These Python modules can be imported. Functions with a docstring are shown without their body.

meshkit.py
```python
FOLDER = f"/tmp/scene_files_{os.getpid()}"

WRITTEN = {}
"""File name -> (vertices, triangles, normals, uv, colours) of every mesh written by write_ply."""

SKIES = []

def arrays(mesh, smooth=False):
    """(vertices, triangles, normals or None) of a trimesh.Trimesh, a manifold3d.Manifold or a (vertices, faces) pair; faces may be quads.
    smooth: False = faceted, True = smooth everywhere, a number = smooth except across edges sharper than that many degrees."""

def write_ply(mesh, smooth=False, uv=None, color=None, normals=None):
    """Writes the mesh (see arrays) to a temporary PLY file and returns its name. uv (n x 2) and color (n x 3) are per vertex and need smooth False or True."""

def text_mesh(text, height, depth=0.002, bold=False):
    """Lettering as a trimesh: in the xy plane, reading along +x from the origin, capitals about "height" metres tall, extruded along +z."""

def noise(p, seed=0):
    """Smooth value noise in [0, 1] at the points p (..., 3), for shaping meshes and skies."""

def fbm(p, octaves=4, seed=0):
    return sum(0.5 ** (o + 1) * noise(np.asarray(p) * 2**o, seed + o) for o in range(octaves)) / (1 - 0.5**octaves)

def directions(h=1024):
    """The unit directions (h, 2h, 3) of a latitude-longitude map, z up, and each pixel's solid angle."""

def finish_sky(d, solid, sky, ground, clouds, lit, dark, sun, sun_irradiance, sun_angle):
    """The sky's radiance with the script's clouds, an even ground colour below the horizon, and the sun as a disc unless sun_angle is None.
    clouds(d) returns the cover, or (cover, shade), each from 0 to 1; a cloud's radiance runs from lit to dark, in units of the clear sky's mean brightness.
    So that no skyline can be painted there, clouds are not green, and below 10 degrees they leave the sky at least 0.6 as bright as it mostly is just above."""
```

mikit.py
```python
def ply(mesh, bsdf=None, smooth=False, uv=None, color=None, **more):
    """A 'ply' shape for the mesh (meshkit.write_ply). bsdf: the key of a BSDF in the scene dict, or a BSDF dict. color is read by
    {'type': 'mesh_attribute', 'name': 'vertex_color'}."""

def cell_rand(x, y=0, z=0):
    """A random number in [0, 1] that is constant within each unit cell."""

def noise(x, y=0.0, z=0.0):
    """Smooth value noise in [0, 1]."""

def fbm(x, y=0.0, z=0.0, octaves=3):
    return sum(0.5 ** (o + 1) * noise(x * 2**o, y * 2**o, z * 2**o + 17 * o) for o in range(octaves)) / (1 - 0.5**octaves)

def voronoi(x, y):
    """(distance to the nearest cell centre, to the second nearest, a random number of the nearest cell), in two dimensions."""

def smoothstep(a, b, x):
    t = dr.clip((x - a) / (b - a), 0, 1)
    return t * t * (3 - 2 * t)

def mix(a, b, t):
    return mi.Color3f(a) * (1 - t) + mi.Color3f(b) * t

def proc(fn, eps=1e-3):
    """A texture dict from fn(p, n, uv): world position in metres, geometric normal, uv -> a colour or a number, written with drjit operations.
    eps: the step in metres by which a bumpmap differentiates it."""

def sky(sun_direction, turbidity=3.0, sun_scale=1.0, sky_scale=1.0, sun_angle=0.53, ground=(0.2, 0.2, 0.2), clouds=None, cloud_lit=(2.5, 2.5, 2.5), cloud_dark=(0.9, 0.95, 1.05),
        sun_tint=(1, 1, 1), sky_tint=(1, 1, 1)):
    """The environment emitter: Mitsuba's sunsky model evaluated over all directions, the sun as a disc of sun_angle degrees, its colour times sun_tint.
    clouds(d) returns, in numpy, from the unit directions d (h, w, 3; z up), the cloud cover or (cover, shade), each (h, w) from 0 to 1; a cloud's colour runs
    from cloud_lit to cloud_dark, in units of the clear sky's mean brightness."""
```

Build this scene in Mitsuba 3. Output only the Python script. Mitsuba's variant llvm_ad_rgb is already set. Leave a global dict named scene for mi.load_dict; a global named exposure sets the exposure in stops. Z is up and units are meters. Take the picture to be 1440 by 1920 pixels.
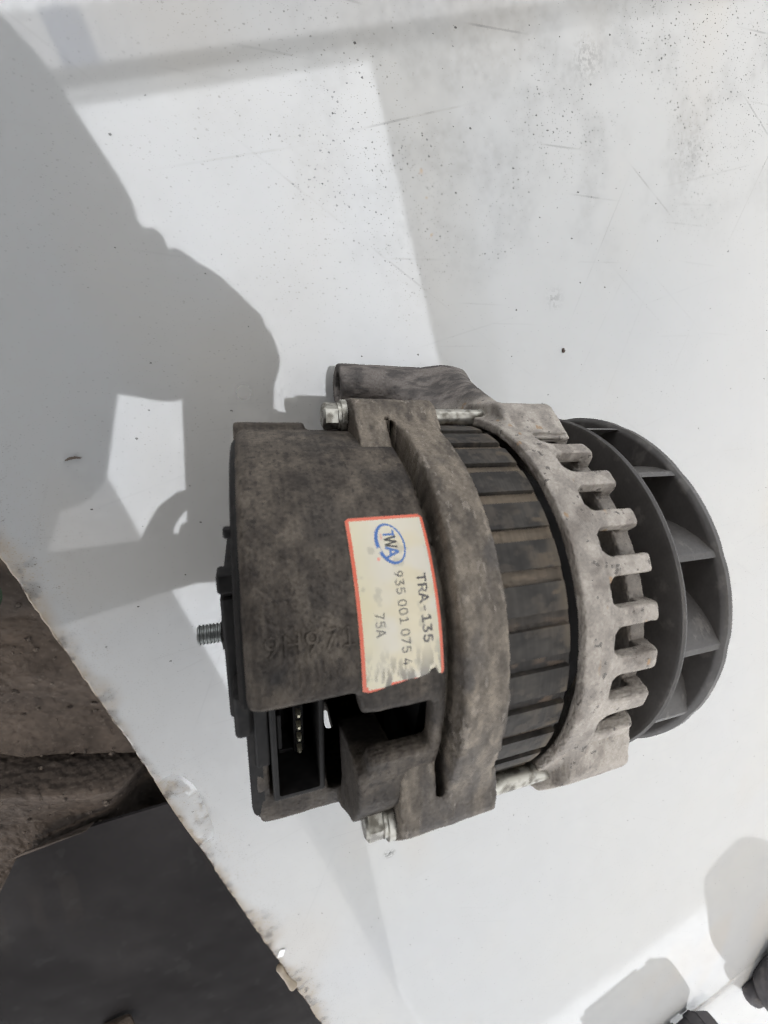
import math
import numpy as np, trimesh, mitsuba as mi, drjit as dr, mikit, meshkit
import manifold3d as m3
from mikit import proc, noise, fbm, voronoi, cell_rand, smoothstep, mix
from shapely.geometry import Polygon, Point, box as sbox, LineString
from shapely import affinity

rng = np.random.default_rng(7)
T = mi.ScalarTransform4f
S = 0.062                      # the alternator's bracket radius in metres; its parts are built in units of it
LIFT = 1.01                    # height of its axis above the table, in those units
scene, labels = {}, {}

# ---------------------------------------------------------------- camera, sky, exposure
CAM = np.array([-0.05197, 0.06806, 0.18696])
FWD = np.array([0.30764, -0.27387, -0.91124])
UP = np.array([0.06172, 0.96141, -0.26811])
scene['camera'] = {'type': 'thinlens', 'fov': math.degrees(2 * math.atan(720 / 764.7)), 'fov_axis': 'x',
                   'aperture_radius': 0.00040, 'focus_distance': 0.19, 'near_clip': 0.01, 'far_clip': 100.0,
                   'to_world': T().look_at(origin=CAM.tolist(), target=(CAM + FWD).tolist(), up=UP.tolist())}
scene['sky'] = mikit.sky((-0.45, 0.1, 0.88), turbidity=3, sun_scale=0.1, sun_angle=12, clouds=lambda d: 1.0,
                         cloud_lit=(2.44, 2.5, 2.58), cloud_dark=(2.3, 2.35, 2.4))
exposure = 3.42

# ---------------------------------------------------------------- helpers
def mat(key, base, rough=0.6, spec=0.4, metal=0.0, bump=None, bscale=1.0, **kw):
    tex = lambda v: v if isinstance(v, dict) else ({'type': 'rgb', 'value': list(v)} if isinstance(v, (tuple, list)) else v)
    b = {'type': 'principled', 'base_color': tex(base), 'roughness': tex(rough), 'specular': spec, 'metallic': tex(metal), **kw}
    if bump is not None:
        b = {'type': 'bumpmap', 'arbitrary': bump, 'scale': bscale, 'bsdf': b}
    scene[key] = {'type': 'twosided', 'bsdf': b}
    return key

def add(key, mesh, bsdf, smooth=False, label=None, **lab):
    k, i = key, 0
    while k in scene:
        i += 1
        k = f'{key}_{i:03d}'
    scene[k] = mikit.ply(mesh, bsdf, smooth=smooth)
    if label or lab:
        labels[k] = {**({'label': label} if label else {}), **lab}
    return k

def thing(key, label, category, **more):
    labels[key] = {'label': label, 'category': category, **more}

def world(v):
    return (np.asarray(v, float) + [0, 0, LIFT]) * S

def loc(mesh):
    """A mesh of the alternator's own frame (manifold, trimesh or arrays) in world metres."""
    v, f, _ = meshkit.arrays(mesh)
    return trimesh.Trimesh(world(v), f, process=False)

def cp(t, th, r):
    th = math.radians(th)
    return np.array([t, r * math.sin(th), r * math.cos(th)])

def mf(v, f):
    return m3.Manifold(m3.Mesh(np.asarray(v, np.float32), np.asarray(f, np.uint32)))

def tm(man):
    m = man.to_mesh()
    return trimesh.Trimesh(np.array(m.vert_properties[:, :3]), np.array(m.tri_verts), process=False)

def revolve(prof, n=160, lo=0.0, hi=360.0):
    """Closed profile [(t, r)...] turned about the alternator's axis (local x)."""
    prof = np.asarray(prof, float)
    full = abs(hi - lo - 360) < 1e-6
    a = np.radians(np.linspace(lo, hi, n, endpoint=not full))
    k, m = len(prof), len(a)
    v = np.stack([np.tile(prof[:, 0], m), np.outer(np.sin(a), prof[:, 1]).ravel(), np.outer(np.cos(a), prof[:, 1]).ravel()], 1)
    f = []
    for i in range(m if full else m - 1):
        j = (i + 1) % m
        for q in range(k):
            w = (q + 1) % k
            f += [(i * k + q, j * k + q, j * k + w), (i * k + q, j * k + w, i * k + w)]
    if not full:
        for q in range(1, k - 1):
            f += [(0, q, q + 1), ((m - 1) * k, (m - 1) * k + q + 1, (m - 1) * k + q)]
    mesh = trimesh.Trimesh(v, f, process=False)
    if mesh.volume < 0:
        mesh.invert()
    return mesh

def rbox(lo, hi, r=0.01):
    """A box with rounded edges (hull of spheres)."""
    lo, hi = np.minimum(lo, hi) + r, np.maximum(lo, hi) - r
    s = m3.Manifold.sphere(r, 12)
    return m3.Manifold.batch_hull([s.translate([float(x), float(y), float(z)]) for x in (lo[0], hi[0]) for y in (lo[1], hi[1]) for z in (lo[2], hi[2])])

def xcyl(r, t0, t1, y=0.0, z=0.0, n=48):
    return m3.Manifold.cylinder(float(t1 - t0), float(r), float(r), n).rotate([0, 90, 0]).translate([float(t0), float(y), float(z)])

# --- a signed distance field turned into a mesh (castings with soft fillets)
def smin(a, b, k):
    h = np.clip(0.5 + 0.5 * (b - a) / k, 0, 1)
    return b * (1 - h) + a * h - k * h * (1 - h)

def smax(a, b, k):
    return -smin(-a, -b, k)

def sd_box(x, y, z, lo, hi):
    c, h = (np.array(lo) + hi) / 2, (np.array(hi) - lo) / 2
    q = [abs(v - cc) - hh for v, cc, hh in zip((x, y, z), c, h)]
    return np.sqrt(sum(np.maximum(v, 0) ** 2 for v in q)) + np.minimum(np.maximum(np.maximum(q[0], q[1]), q[2]), 0)

def sd_tube(x, r, t0, t1, r1, r0=0.0):
    d = np.maximum(np.maximum(t0 - x, x - t1), r - r1)
    return np.maximum(d, r0 - r) if r0 else d

def sd_capsule(x, y, z, a, b, ra, rb):
    a, b = np.array(a, float), np.array(b, float)
    d = b - a
    h = np.clip(((x - a[0]) * d[0] + (y - a[1]) * d[1] + (z - a[2]) * d[2]) / (d @ d), 0, 1)
    return np.sqrt((x - a[0] - d[0] * h) ** 2 + (y - a[1] - d[1] * h) ** 2 + (z - a[2] - d[2] * h) ** 2) - (ra + (rb - ra) * h)

def sd_lug(x, y, z, th, t0, t1, r_bolt, rad, half, r_base, wide=5):
    """Bolt lug: the hull of a circle about the bolt and a chord of the body, run along the axis."""
    c = cp(0, th, r_bolt)[1:]
    p, q, o = cp(0, th - half, r_base)[1:], cp(0, th + half, r_base)[1:], cp(0, th, 0.6)[1:]
    hull = Polygon([p, q, o]).union(Point(*cp(0, th - wide, r_bolt)[1:]).buffer(rad, 24)).union(Point(*cp(0, th + wide, r_bolt)[1:]).buffer(rad, 24)).convex_hull
    pts = np.array(hull.exterior.coords)
    d2 = np.full(x.shape, -9.0)
    yy, zz = y, z
    for i in range(len(pts) - 1):
        e = pts[i + 1] - pts[i]
        nrm = np.array([e[1], -e[0]]) / (np.hypot(*e) + 1e-9)
        if nrm @ (pts[i] - pts.mean(0)) < 0:
            nrm = -nrm
        d2 = np.maximum(d2, (yy - pts[i][0]) * nrm[0] + (zz - pts[i][1]) * nrm[1])
    return np.maximum(d2, np.maximum(t0 - x, x - t1))

def surface_nets(fn, lo, hi, h):
    ax = [np.arange(a, b + h, h, dtype=np.float32) for a, b in zip(lo, hi)]
    X, Y, Z = np.meshgrid(*ax, indexing='ij')
    D = fn(X, Y, Z).astype(np.float32)
    n = np.array(D.shape)
    ins = D < 0
    acc = np.zeros((*(n - 1), 3), np.float32)
    cnt = np.zeros(tuple(n - 1), np.float32)
    for a in range(3):
        for b in (0, 1):
            for c in (0, 1):
                o = [None] * 3
                o[(a + 1) % 3], o[(a + 2) % 3] = b, c
                s0 = tuple(slice(0, n[i] - 1) if i == a else slice(o[i], n[i] - 1 + o[i]) for i in range(3))
                s1 = tuple(slice(1, n[i]) if i == a else slice(o[i], n[i] - 1 + o[i]) for i in range(3))
                d0, d1 = D[s0], D[s1]
                cr = (d0 < 0) != (d1 < 0)
                t = np.where(cr, d0 / np.where(cr, d0 - d1, 1), 0)
                for i in range(3):
                    acc[..., i] += np.where(cr, t if i == a else o[i], 0)
                cnt += cr
    used = cnt > 0
    idx = np.full(used.shape, -1, np.int64)
    idx[used] = np.arange(used.sum())
    v = (np.argwhere(used) + acc[used] / cnt[used][:, None]) * h + np.array([a[0] for a in ax])
    quads = []
    for a in range(3):
        s0 = tuple(slice(0, n[i] - 1) if i == a else slice(1, n[i] - 1) for i in range(3))
        s1 = tuple(slice(1, n[i]) if i == a else slice(1, n[i] - 1) for i in range(3))
        A, B = ins[s0], ins[s1]
        for flip, m in ((False, A & ~B), (True, ~A & B)):
            g = np.argwhere(m)
            if not len(g):
                continue
            g = g + np.array([0 if i == a else 1 for i in range(3)])
            e1, e2 = np.eye(3, dtype=int)[(a + 1) % 3], np.eye(3, dtype=int)[(a + 2) % 3]
            q = np.stack([idx[tuple((g - d).T)] for d in (0 * e1, e1, e1 + e2, e2)], 1)
            quads.append(q[:, ::-1] if flip else q)
    q = np.vstack(quads)
    mesh = trimesh.Trimesh(v, np.vstack([q[:, [0, 1, 2]], q[:, [0, 2, 3]]]), process=False)
    if mesh.volume < 0:
        mesh.invert()
    return mesh

def cast(fn, lo, hi, h=0.014, bumps=0.0025, it=3):
    m = surface_nets(fn, lo, hi, h)
    trimesh.smoothing.filter_taubin(m, lamb=0.5, nu=0.52, iterations=it)
    v = np.array(m.vertices)
    n = np.array(m.vertex_normals)
    m.vertices = v + n * (bumps * (meshkit.fbm(v * 14, 3, 3) - 0.5) * 2)[:, None]
    return m

# ---------------------------------------------------------------- materials
def lp(p):
    """Local coordinates of the alternator at the world point p: along the axis, angle, radius."""
    x, y, z = p.x / S, p.y / S, p.z / S - LIFT
    return x, dr.atan2(y, z), dr.sqrt(y * y + z * z), y, z

def housing_col(p, n, uv):
    x, th, r, y, z = lp(p)
    streak = fbm(x * 70, th * 6.0, r * 3, octaves=3)
    mott = fbm(x * 20 + 3, th * 16, z * 6, octaves=5)
    big = fbm(x * 6 + 1, th * 5, z * 2, octaves=3)
    fine = fbm(x * 100, y * 100, z * 100, octaves=2)
    c = mix((0.052, 0.0435, 0.0375), (0.140, 0.120, 0.100), smoothstep(0.30, 0.70, 0.24 * streak + 0.50 * mott + 0.26 * big))
    dark = smoothstep(0.52, 0.70, fbm(x * 5 + 9, th * 3.2 + 4, z, octaves=4))
    c = mix(c, (0.048, 0.043, 0.041), dark * 0.55)
    grease = smoothstep(0.42, 0.18, dr.abs(x + 0.33)) * smoothstep(0.40, 0.62, fbm(x * 6, th * 7 + 2, 0.0))
    c = mix(c, (0.036, 0.033, 0.032), grease * 0.6)
    patch = smoothstep(0.07, 0.02, dr.sqrt(dr.square(x + 0.80) + dr.square(th - 0.27)) + 0.03 * fbm(x * 30, th * 30, 0.0))
    c = mix(c, (0.030, 0.029, 0.030), patch * 0.8)
    speck = smoothstep(0.60, 0.75, fbm(x * 55, th * 40, r * 30, octaves=3))
    c = mix(c, (0.033, 0.028, 0.026), speck * 0.6)
    return c * (0.40 + 0.58 * fine) * mi.Color3f(1.03, 1.0, 0.965)

def band_col(p, n, uv):
    x, th, r, y, z = lp(p)
    blot = fbm(x * 26, th * 10, z * 5, octaves=4)
    big = fbm(x * 5, th * 4 + 7, z, octaves=3)
    fine = fbm(x * 110, y * 110, z * 110, octaves=2)
    c = mix((0.062, 0.052, 0.044), (0.215, 0.184, 0.150), smoothstep(0.3, 0.70, 0.55 * blot + 0.25 * big + 0.2 * fbm(x * 50, th * 34, z * 9)))
    c = mix(c, (0.30, 0.265, 0.23), smoothstep(0.64, 0.74, fbm(x * 60, th * 20, z * 20)) * 0.5)
    c = mix(c, (0.07, 0.063, 0.060), smoothstep(0.58, 0.72, fbm(x * 8, th * 5 + 31, z * 3)) * 0.8)
    return c * (0.46 + 0.56 * fine) * mi.Color3f(1.03, 1.0, 0.96)

def bracket_col(p, n, uv):
    x, th, r, y, z = lp(p)
    blot = fbm(x * 14, th * 9, z * 9, octaves=4)
    fine = fbm(x * 120, y * 120, z * 120, octaves=2)
    c = mix((0.215, 0.192, 0.172), (0.355, 0.322, 0.288), smoothstep(0.3, 0.7, blot))
    c = mix(c, (0.15, 0.128, 0.112), smoothstep(0.60, 0.72, fbm(x * 9 + 5, y * 9, z * 9)) * 0.7)
    c = mix(c, (0.05, 0.045, 0.04), smoothstep(0.70, 0.76, fbm(x * 40, y * 40, z * 40)) * 0.7)
    c = mix(c, (0.30, 0.18, 0.08), smoothstep(0.74, 0.80, fbm(x * 25 + 8, y * 12, z * 12)) * 0.7)
    dirty = smoothstep(0.97, 0.90, r) * 0.5
    c = mix(c, (0.10, 0.088, 0.08), dirty)
    ear = smoothstep(1.06, 1.2, r)
    e = mix((0.052, 0.045, 0.042), (0.140, 0.122, 0.112), smoothstep(0.35, 0.65, fbm(x * 8, y * 16, z * 16, octaves=4)))
    c = mix(c, e, ear)
    return c * (0.58 + 0.42 * fine) * mi.Color3f(1.01, 1.0, 0.98)

def grain(freq):
    return proc(lambda p, n, uv: fbm(p.x * freq, p.y * freq, p.z * freq, octaves=3) * 0.0006, eps=1.2e-4)

mat('housing_metal', proc(housing_col), 0.6, 0.22, 0.10, bump=grain(1500))
mat('band_metal', proc(band_col), 0.6, 0.35, 0.12, bump=grain(1300))
mat('bracket_metal', proc(bracket_col), 0.55, 0.4, 0.12, bump=grain(1500))

def rib_col(p, n, uv):
    x, th, r, y, z = lp(p)
    b = fbm(x * 9, th * 14, z * 7, octaves=4)
    c = mix((0.024, 0.0215, 0.0195), (0.047, 0.0420, 0.0370), smoothstep(0.3, 0.7, b))
    c = mix(c, (0.075, 0.062, 0.050), smoothstep(0.52, 0.72, fbm(x * 18, th * 22 + 9, 4.0, octaves=4)) * 0.5)
    rust = smoothstep(0.60, 0.74, fbm(x * 12 + 2, th * 26, 1.7)) * smoothstep(0.08, 0.30, x)
    c = mix(c, (0.13, 0.098, 0.066), rust * 0.6)
    end = smoothstep(0.235, 0.29, x) * smoothstep(0.42, 0.62, fbm(x * 14, th * 12 + 5, 0.0))
    c = mix(c, (0.13, 0.105, 0.078), end * 0.55)
    # dust lies along the joints of the lamination stack
    return c * (0.68 + 0.2 * noise(x * 160, th * 3, 0.0))

def slot_col(p, n, uv):
    x, th, r, y, z = lp(p)
    b = fbm(x * 9, th * 20, z * 7, octaves=4)
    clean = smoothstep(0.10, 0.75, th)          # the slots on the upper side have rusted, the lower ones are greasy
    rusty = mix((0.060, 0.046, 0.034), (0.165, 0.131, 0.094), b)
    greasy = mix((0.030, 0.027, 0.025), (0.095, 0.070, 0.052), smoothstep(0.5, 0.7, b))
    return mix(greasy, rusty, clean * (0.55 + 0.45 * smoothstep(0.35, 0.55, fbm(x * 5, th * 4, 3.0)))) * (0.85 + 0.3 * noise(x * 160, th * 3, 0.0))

mat('rib_metal', proc(rib_col), 0.65, 0.2, bump=proc(lambda p, n, uv: noise(p.x * 2600, p.y * 40, p.z * 40) * 0.00012 + fbm(p.x * 900, p.y * 900, p.z * 900) * 0.0003, eps=1.2e-4))
mat('slot_metal', proc(slot_col), 0.75, 0.3, bump=grain(1200))
mat('black_plastic', proc(lambda p, n, uv: mix((0.007, 0.007, 0.0075), (0.022, 0.020, 0.019), fbm(p.x * 500, p.y * 500, p.z * 500))), 0.6, 0.15)
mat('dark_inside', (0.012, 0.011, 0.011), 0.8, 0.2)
def fan_col(p, n, uv):
    x, th, r, y, z = lp(p)
    c = mix((0.030, 0.0270, 0.0255), (0.050, 0.0460, 0.0435), fbm(x * 14, y * 14, z * 14, octaves=4))
    c = mix(c, (0.105, 0.096, 0.088), smoothstep(0.60, 0.74, fbm(x * 30, y * 12, z * 12 + 3, octaves=4)) * 0.45)
    return c * (0.85 + 0.3 * fbm(x * 130, y * 130, z * 130, octaves=2))
mat('fan_plastic', proc(fan_col), 0.48, 0.5)
mat('zinc', proc(lambda p, n, uv: mix((0.11, 0.10, 0.082), (0.37, 0.355, 0.315), smoothstep(0.3, 0.65, fbm(p.x * 420, p.y * 420, p.z * 420, octaves=3)))), 0.34, 0.5, 0.75)
mat('stud_steel', proc(lambda p, n, uv: mix((0.16, 0.17, 0.165), (0.36, 0.37, 0.36), fbm(p.x * 700, p.y * 700, p.z * 700))), 0.38, 0.5, 0.8)
mat('brass', (0.62, 0.58, 0.44), 0.4, 0.5, 0.6)

# label paper: yellowed, dirty towards its torn end
def paper_col(p, n, uv):
    x, th, r, y, z = lp(p)
    yel = smoothstep(0.35, 0.65, fbm(x * 6, th * 8, 0.5))
    c = mix((0.49, 0.465, 0.42), (0.49, 0.435, 0.31), 0.35 + 0.6 * yel)
    c = mix(c, (0.50, 0.45, 0.28), smoothstep(-0.40, -0.53, x) * 0.6)
    d = smoothstep(0.34, 0.16, th)
    sm = smoothstep(0.46, 0.60, fbm(x * 46, th * 12, 7.0, octaves=4)) * d
    c = mix(c, (0.10, 0.09, 0.08), sm * 0.85)
    return mix(c, (0.30, 0.28, 0.22), smoothstep(0.66, 0.76, fbm(x * 20 + 3, th * 18, 2.0)) * 0.5)
mat('label_paper', proc(paper_col), 0.38, 0.5)
mat('label_red', proc(lambda p, n, uv: mix((0.52, 0.07, 0.028), (0.50, 0.13, 0.075), fbm(p.x * 300, p.y * 300, p.z * 300))), 0.4, 0.5)
mat('ink_blue', (0.045, 0.11, 0.30), 0.4, 0.5)
mat('ink_black', (0.035, 0.033, 0.033), 0.5, 0.4)
mat('ink_grey', proc(lambda p, n, uv: mix((0.055, 0.05, 0.05), (0.22, 0.20, 0.18), smoothstep(0.5, 0.85, fbm(p.x * 900, p.y * 900, p.z * 900)))), 0.5, 0.4)
mat('ink_red', (0.62, 0.25, 0.20), 0.5, 0.4)

# table: white enamel sheet, scratched, speckled and grimy along its left edge
P0 = np.array([-0.1465, 0.0025])
ED = np.array([0.2992, -0.9542]); EN = np.array([0.9542, 0.2992])
def table_st(p):
    x, y = p.x - P0[0], p.y - P0[1]
    return x * EN[0] + y * EN[1], x * ED[0] + y * ED[1]

def scratches(p, ang, fx, fy, w, seed):
    ca, sa = math.cos(ang), math.sin(ang)
    u = p.x * ca + p.y * sa + 0.004 * noise(p.x * 60 + seed, p.y * 60)
    v = -p.x * sa + p.y * ca
    row = dr.floor(v * fy)
    off = cell_rand(row, seed, 1) * 7
    col = dr.floor(u * fx + off)
    live = cell_rand(row, col, seed + 2) > 0.86
    slope = (cell_rand(row, col, seed + 3) - 0.5) * 0.9
    fu, fv = u * fx + off - col, v * fy - row
    line = dr.abs(fv - 0.5 - slope * (fu - 0.5))
    ends = smoothstep(0.0, 0.25, fu) * smoothstep(1.0, 0.6, fu)
    return dr.select(live, smoothstep(w, w * 0.25, line) * ends, 0.0) * (0.35 + 0.65 * smoothstep(0.3, 0.6, noise(u * 160, v * 300, seed)))

def dots(p, f, rmax, keep, seed):
    a = 0.35
    d, _, k = voronoi(p.x * f + seed, p.y * f * (1 + a) + seed * 3.1)
    rad = rmax * (0.25 + 0.75 * cell_rand(k * 977, seed, 5))
    return dr.select(cell_rand(k * 1013, seed, 9) < keep, smoothstep(rad, rad * 0.55, d), 0.0)

def table_dirt(p):
    s, t = table_st(p)
    far = smoothstep(0.10, 0.24, s) * smoothstep(-0.02, -0.10, t)       # the upper right has seen the most use
    patch = smoothstep(0.42, 0.66, fbm(p.x * 22, p.y * 22, 3.0, octaves=4))
    d = dots(p, 330, 0.19, 0.32, 2) * (0.10 + 0.75 * patch * (0.15 + far)) + dots(p, 130, 0.055, 0.34, 5) * (0.75 * (0.35 + far))
    d += dots(p, 900, 0.26, 0.30, 11) * 0.5 * patch * (0.3 + far)
    d += dots(p, 40, 0.028, 0.6, 8) * 0.9
    d += (scratches(p, 0.35, 14, 60, 0.035, 1) + scratches(p, 1.25, 11, 50, 0.03, 2) + scratches(p, -0.5, 17, 75, 0.045, 3) + scratches(p, 0.1, 30, 110, 0.06, 4)) * (0.07 + 0.24 * far)
    d += 0.22 * smoothstep(0.4, 0.7, fbm(p.x * 55, p.y * 55, 7.0, octaves=4)) * (0.15 + far) * fbm(p.x * 400, p.y * 400, 1.0)
    # a cluster of oil drops below the alternator and two soft smudges above
    for cx, cy, r, k in ((0.0215, -0.2272, 0.006, 0.8), (0.0985, 0.2114, 0.012, 0.35), (0.0977, 0.1168, 0.008, 0.3), (0.17, 0.19, 0.02, 0.2)):
        q = dr.sqrt(dr.square(p.x - cx) + dr.square(p.y - cy))
        d += k * smoothstep(r, 0.0, q) * smoothstep(0.3, 0.72, fbm(p.x * 900, p.y * 900, 5.0))
    return dr.clip(d, 0, 1)

def table_edge(p):
    s, t = table_st(p)
    w = 0.0042 + 0.012 * smoothstep(0.4, 0.75, fbm(t * 26, 2.0, 1.0)) + 0.004 * noise(t * 140)
    g = smoothstep(w, 0.0006, s) * (0.35 + 0.65 * fbm(p.x * 300, p.y * 300, 2.0)) + 0.5 * smoothstep(0.0016, 0.0006, s)
    g += 0.12 * smoothstep(0.03, 0.0, s) * smoothstep(0.5, 0.8, fbm(s * 60, t * 26, 4.0, octaves=4))
    g += 0.8 * dots(p, 420, 0.22, 0.7, 3) * smoothstep(0.035, 0.0, s) * smoothstep(0.42, 0.62, fbm(p.x * 45, p.y * 45, 4.0, octaves=3)) + 0.5 * dots(p, 800, 0.26, 0.6, 6) * smoothstep(0.05, 0.005, s)
    bl = dr.sqrt(dr.square(s / 0.0165) + dr.square((t - 0.157) / 0.028))
    g += smoothstep(1.0, 0.85, bl) * (0.10 + 0.16 * smoothstep(0.6, 1.0, bl) + 0.5 * smoothstep(0.5, 0.72, fbm(p.x * 160, p.y * 160, 9.0, octaves=4)))
    g += 0.45 * smoothstep(0.006, 0.0, dr.abs(t - 0.856)) * smoothstep(0.3, 0.6, fbm(s * 40, t * 90, 1.0)) + 0.10 * smoothstep(0.03, 0.0, dr.abs(t - 0.866)) + 0.12 * smoothstep(0.004, 0.0, dr.abs(t - 0.885)) * fbm(s * 30, 1.0, 2.0)
    return dr.clip(g, 0, 1)

def table_col(p, n, uv):
    s, t = table_st(p)
    c = mix((0.315, 0.318, 0.322), (0.328, 0.326, 0.315), fbm(p.x * 9, p.y * 9, 0.0))
    c = mix(c, (0.335, 0.305, 0.265), smoothstep(0.62, 0.8, fbm(p.x * 12 + 4, p.y * 7, 2.0)) * 0.35)
    for cx, cy, r in ((0.0234, 0.158, 0.0022), (0.0265, 0.149, 0.0014), (0.0297, 0.1358, 0.0016)):
        q = dr.sqrt(dr.square(p.x - cx) + dr.square(p.y - cy)) + 0.001 * noise(p.x * 900, p.y * 900)
        c = mix(c, (0.34, 0.23, 0.14), smoothstep(r, r * 0.3, q) * 0.8)
    c = mix(c, (0.06, 0.058, 0.055), table_dirt(p))
    return mix(c, mix((0.24, 0.20, 0.155), (0.085, 0.068, 0.052), smoothstep(0.45, 0.7, fbm(p.x * 220, p.y * 220, 6.0))), table_edge(p))

def table_gloss(p, n, uv):
    return 0.142 * (1 - 0.8 * table_dirt(p)) * (1 - 0.85 * table_edge(p)) * (0.93 + 0.1 * fbm(p.x * 40, p.y * 40, 8.0))

scene['enamel'] = {'type': 'twosided', 'bsdf': {'type': 'blendbsdf', 'weight': proc(table_gloss), 'bsdf_0': {'type': 'diffuse', 'reflectance': proc(table_col)},
                   'bsdf_1': {'type': 'roughconductor', 'distribution': 'beckmann', 'alpha': 0.0025, 'material': 'none', 'specular_reflectance': {'type': 'rgb', 'value': [1, 1, 1]}}}}

def ground_col(p, n, uv):
    b = fbm(p.x * 7, p.y * 7, p.z * 7, octaves=5)
    f = fbm(p.x * 80, p.y * 80, p.z * 80, octaves=3)
    c = mix((0.075, 0.058, 0.048), (0.16, 0.125, 0.102), smoothstep(0.3, 0.7, b))
    return mix(c, (0.19, 0.16, 0.135), smoothstep(0.60, 0.78, fbm(p.x * 190, p.y * 190, p.z * 190, octaves=3)) * 0.5) * (0.5 + 0.6 * f)
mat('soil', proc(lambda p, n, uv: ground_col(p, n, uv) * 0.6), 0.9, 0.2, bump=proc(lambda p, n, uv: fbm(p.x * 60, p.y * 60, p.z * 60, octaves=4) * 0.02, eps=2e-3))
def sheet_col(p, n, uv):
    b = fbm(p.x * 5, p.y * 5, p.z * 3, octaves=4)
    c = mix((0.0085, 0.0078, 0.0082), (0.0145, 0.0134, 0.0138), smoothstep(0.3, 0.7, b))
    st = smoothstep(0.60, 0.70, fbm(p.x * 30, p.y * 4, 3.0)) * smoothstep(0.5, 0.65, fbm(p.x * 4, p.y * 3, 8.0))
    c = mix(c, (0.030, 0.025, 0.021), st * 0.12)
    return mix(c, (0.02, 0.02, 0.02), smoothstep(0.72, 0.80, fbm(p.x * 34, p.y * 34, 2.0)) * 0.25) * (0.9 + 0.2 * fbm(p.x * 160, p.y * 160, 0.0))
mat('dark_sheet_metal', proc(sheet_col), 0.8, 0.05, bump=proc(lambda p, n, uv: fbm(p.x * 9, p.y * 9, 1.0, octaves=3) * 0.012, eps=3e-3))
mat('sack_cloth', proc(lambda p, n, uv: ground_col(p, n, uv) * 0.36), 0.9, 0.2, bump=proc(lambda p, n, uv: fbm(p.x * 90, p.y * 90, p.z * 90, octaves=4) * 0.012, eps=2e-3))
mat('soil_grit', proc(lambda p, n, uv: mix((0.018, 0.014, 0.012), (0.065, 0.053, 0.044), cell_rand(p.x * 160, p.y * 160, 1.0))), 0.9, 0.2)
mat('green_plastic', (0.010, 0.024, 0.011), 0.4, 0.5)
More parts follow.
